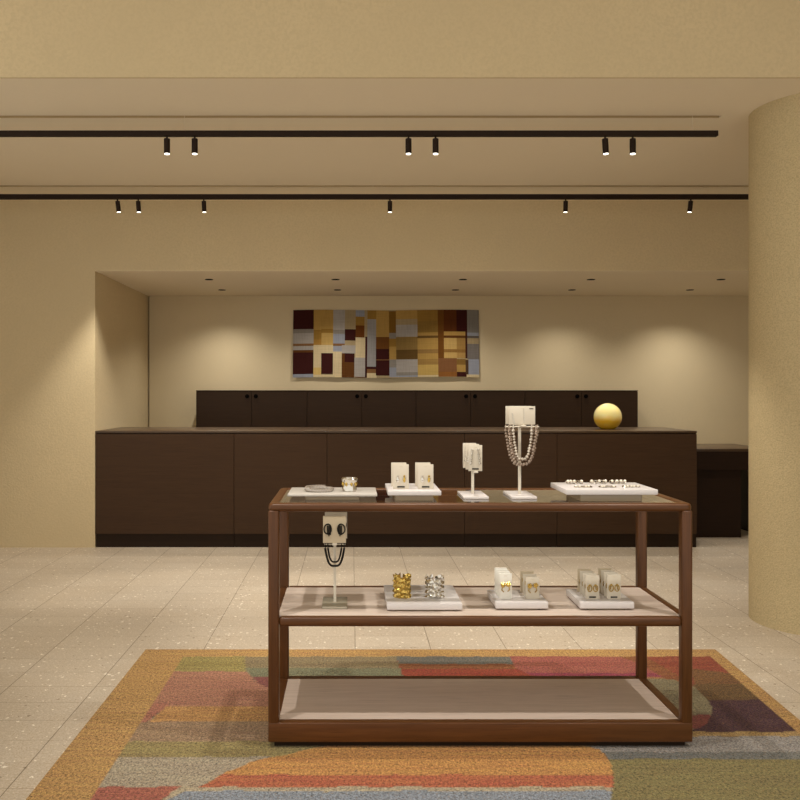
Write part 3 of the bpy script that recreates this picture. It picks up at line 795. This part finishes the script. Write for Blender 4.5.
# ------------------------------------------------------------------ lights
WARM = (1.0, .93, .82); SOFT = (1.0, .95, .88)
def spot(name, loc, target, power, size, blend=.5, col=WARM, rad=.02):
    l = bpy.data.lights.new(name, 'SPOT'); l.energy = power; l.spot_size = math.radians(size); l.spot_blend = blend
    l.color = col; l.shadow_soft_size = rad
    o = bpy.data.objects.new(name, l); C.objects.link(o); o.location = loc
    o.rotation_euler = (Vector(target) - Vector(loc)).to_track_quat('-Z', 'Y').to_euler()
    return o
def track(Y, z0, z1, x0, x1, label, heads, hlen, group, far):
    zc = (z0 + z1) / 2; w = .034
    t = thing('light_track', label, 'light track', ((x0 + x1) / 2, Y, z0), 'ceiling light tracks')
    bm = BM(); box(bm, x0, x1, Y - w / 2, Y + w / 2, z0, z1, .002, 1); obj('rail', bm, 'black', t)
    for k in range(3):
        x = x0 + .15 + (x1 - x0 - .3) * k / 2
        bm = BM(); cyl(bm, (x, Y, z1 - .001), .0012, .0012, CE + .03 - z1, 10); obj('hanger', bm, 'ceil', t)
    for px, lab, tilt, P, sz in heads:
        x = xw(px, Y)
        h = thing('spotlight', lab, 'spotlight', (x, Y, z0), group)
        bm = BM(); cyl(bm, (0, 0, -.016), .006, .006, .017, 12); s = obj('stem', bm, 'black', h, origin=(0, 0, 0)); s.location = (0, 0, 0)
        bm = BM()
        r = .0185
        lathe(bm, [(.004, 0), (r - .002, 0), (r, -.002), (r, -hlen), (r - .003, -hlen), (r - .003, -hlen + .012), (.002, -hlen + .012)][::-1], 32, (0, 0, 0))
        q = obj('head', bm, 'black', h, origin=(0, 0, 0)); q.location = (0, 0, -.014); q.rotation_euler = (tilt[1], tilt[0], 0)
        bm = BM(); cyl(bm, (0, 0, -hlen - .003), r - .0035, r - .0035, .010, 24); e = obj('lens', bm, 'lens', q, origin=(0, 0, 0)); e.location = (0, 0, 0)
        d = Euler((tilt[1], tilt[0], 0)).to_matrix() @ Vector((0, 0, -1))
        p = Vector((x, Y, z0 - .014)) + d * (hlen + .012)
        spot('track_lamp', p, p + d, P, sz)
    return t
P1, P2 = 43, 46
track(Y1, 2.911, 2.943, XL + .05, 2.221, 'front black light track ending left of the column', [
    (167, 'left spotlight of the left pair on the front track', (0, 0), P1, 62), (194.7, 'right spotlight of the left pair on the front track', (0, 0), P1, 62),
    (408.5, 'left spotlight of the middle pair on the front track', (0, 0), P1, 62), (435.6, 'right spotlight of the middle pair on the front track', (0, 0), P1, 62),
    (605, 'tilted left spotlight of the right pair on the front track', (-.06, 0), P1, 62), (632.8, 'right spotlight of the right pair on the front track', (0, 0), P1, 62)], .091, 'spotlights on the front track', 0)
track(Y2, 2.923, 2.962, XL + .05, 4.6, 'rear black light track close to the plaster wall', [
    (117.5, 'tilted leftmost spotlight on the rear track', (-.10, .1), P2, 84), (138.2, 'second spotlight from left on the rear track', (-.03, .1), P2, 84),
    (203.8, 'third spotlight from left on the rear track', (-.03, .1), P2, 84), (390, 'spotlight on the rear track above the tapestry', (0, .1), P2, 84),
    (565.7, 'second spotlight from right on the rear track', (0, .1), P2, 84), (690.8, 'rightmost spotlight on the rear track, tilted', (.07, .1), P2, 84)], .088, 'spotlights on the rear track', 1)

# recessed downlights in the niche soffit
dl = []
for row, py, word in ((0, 279, 'front'), (1, 289.5, 'rear')):
    pxs = ((209, 335.5, 463, 591, 721), (222, 337.5, 455.5, 572, 690))[row]
    Y = (NZ - CAM_H) * FPX / (391.5 - py)
    for k, px in enumerate(pxs):
        x = xw(px, Y)
        t = thing('recessed_downlight', '%s downlight of the %s row in the niche soffit' % (('leftmost', 'second from left', 'middle', 'second from right', 'rightmost')[k], word), 'downlight', (x, Y, NZ - .007), 'niche downlights')
        bm = BM(); lathe(bm, [(.028, 0), (.038, 0), (.038, .0035), (.028, .0035), (.028, 0)], 32, (x, Y, NZ - .007), False)
        bmesh.ops.remove_doubles(bm, verts=bm.verts[:], dist=1e-6); obj('trim_ring', bm, 'hole', t)
        bm = BM(); cyl(bm, (x, Y, NZ - .0055), .0282, .0282, .002, 32); obj('baffle', bm, 'hole', t)
        pw_ = 30 if row == 0 else (44 if k in (0, 4) else 33)
        spot('downlight_lamp', (x, Y, NZ - .013), (x, Y, 0), pw_, 128 if row else 120, 1., (1, .93, .82), .025)
# spotlights of the shop's next track, over the camera's side of the table
for loc, tg, P in (((.36, 3.45, 3.5), (.45, 3.42, 0), 110), ((-1.05, 2.35, 3.5), (.2, 3.5, .3), 125), ((2.05, 2.35, 3.5), (.8, 3.5, .3), 125)):
    spot('shop_lamp', loc, tg, P, 66, .8, SOFT, .025)
w = bpy.data.worlds.new('shop'); bpy.context.scene.world = w; w.use_nodes = True
w.node_tree.nodes['Background'].inputs[0].default_value = (1.0, .94, .84, 1)
w.node_tree.nodes['Background'].inputs[1].default_value = .86

# ------------------------------------------------------------------ camera
cam = bpy.data.cameras.new('camera'); co = bpy.data.objects.new('camera', cam); C.objects.link(co)
cam.sensor_width = 36; cam.lens = FPX / 800 * 36
co.location = (0, 0, CAM_H); co.rotation_euler = (PI / 2, 0, 0)
cam.shift_x = (400 - 351.5) / 800; cam.shift_y = -(400 - 391.5) / 800
cam.clip_start = .05
s = bpy.context.scene; s.camera = co
s.view_settings.view_transform = 'Standard'; s.view_settings.look = 'None'
s.view_settings.gamma = 1; s.view_settings.use_curve_mapping = False
s.view_settings.exposure = 0.36
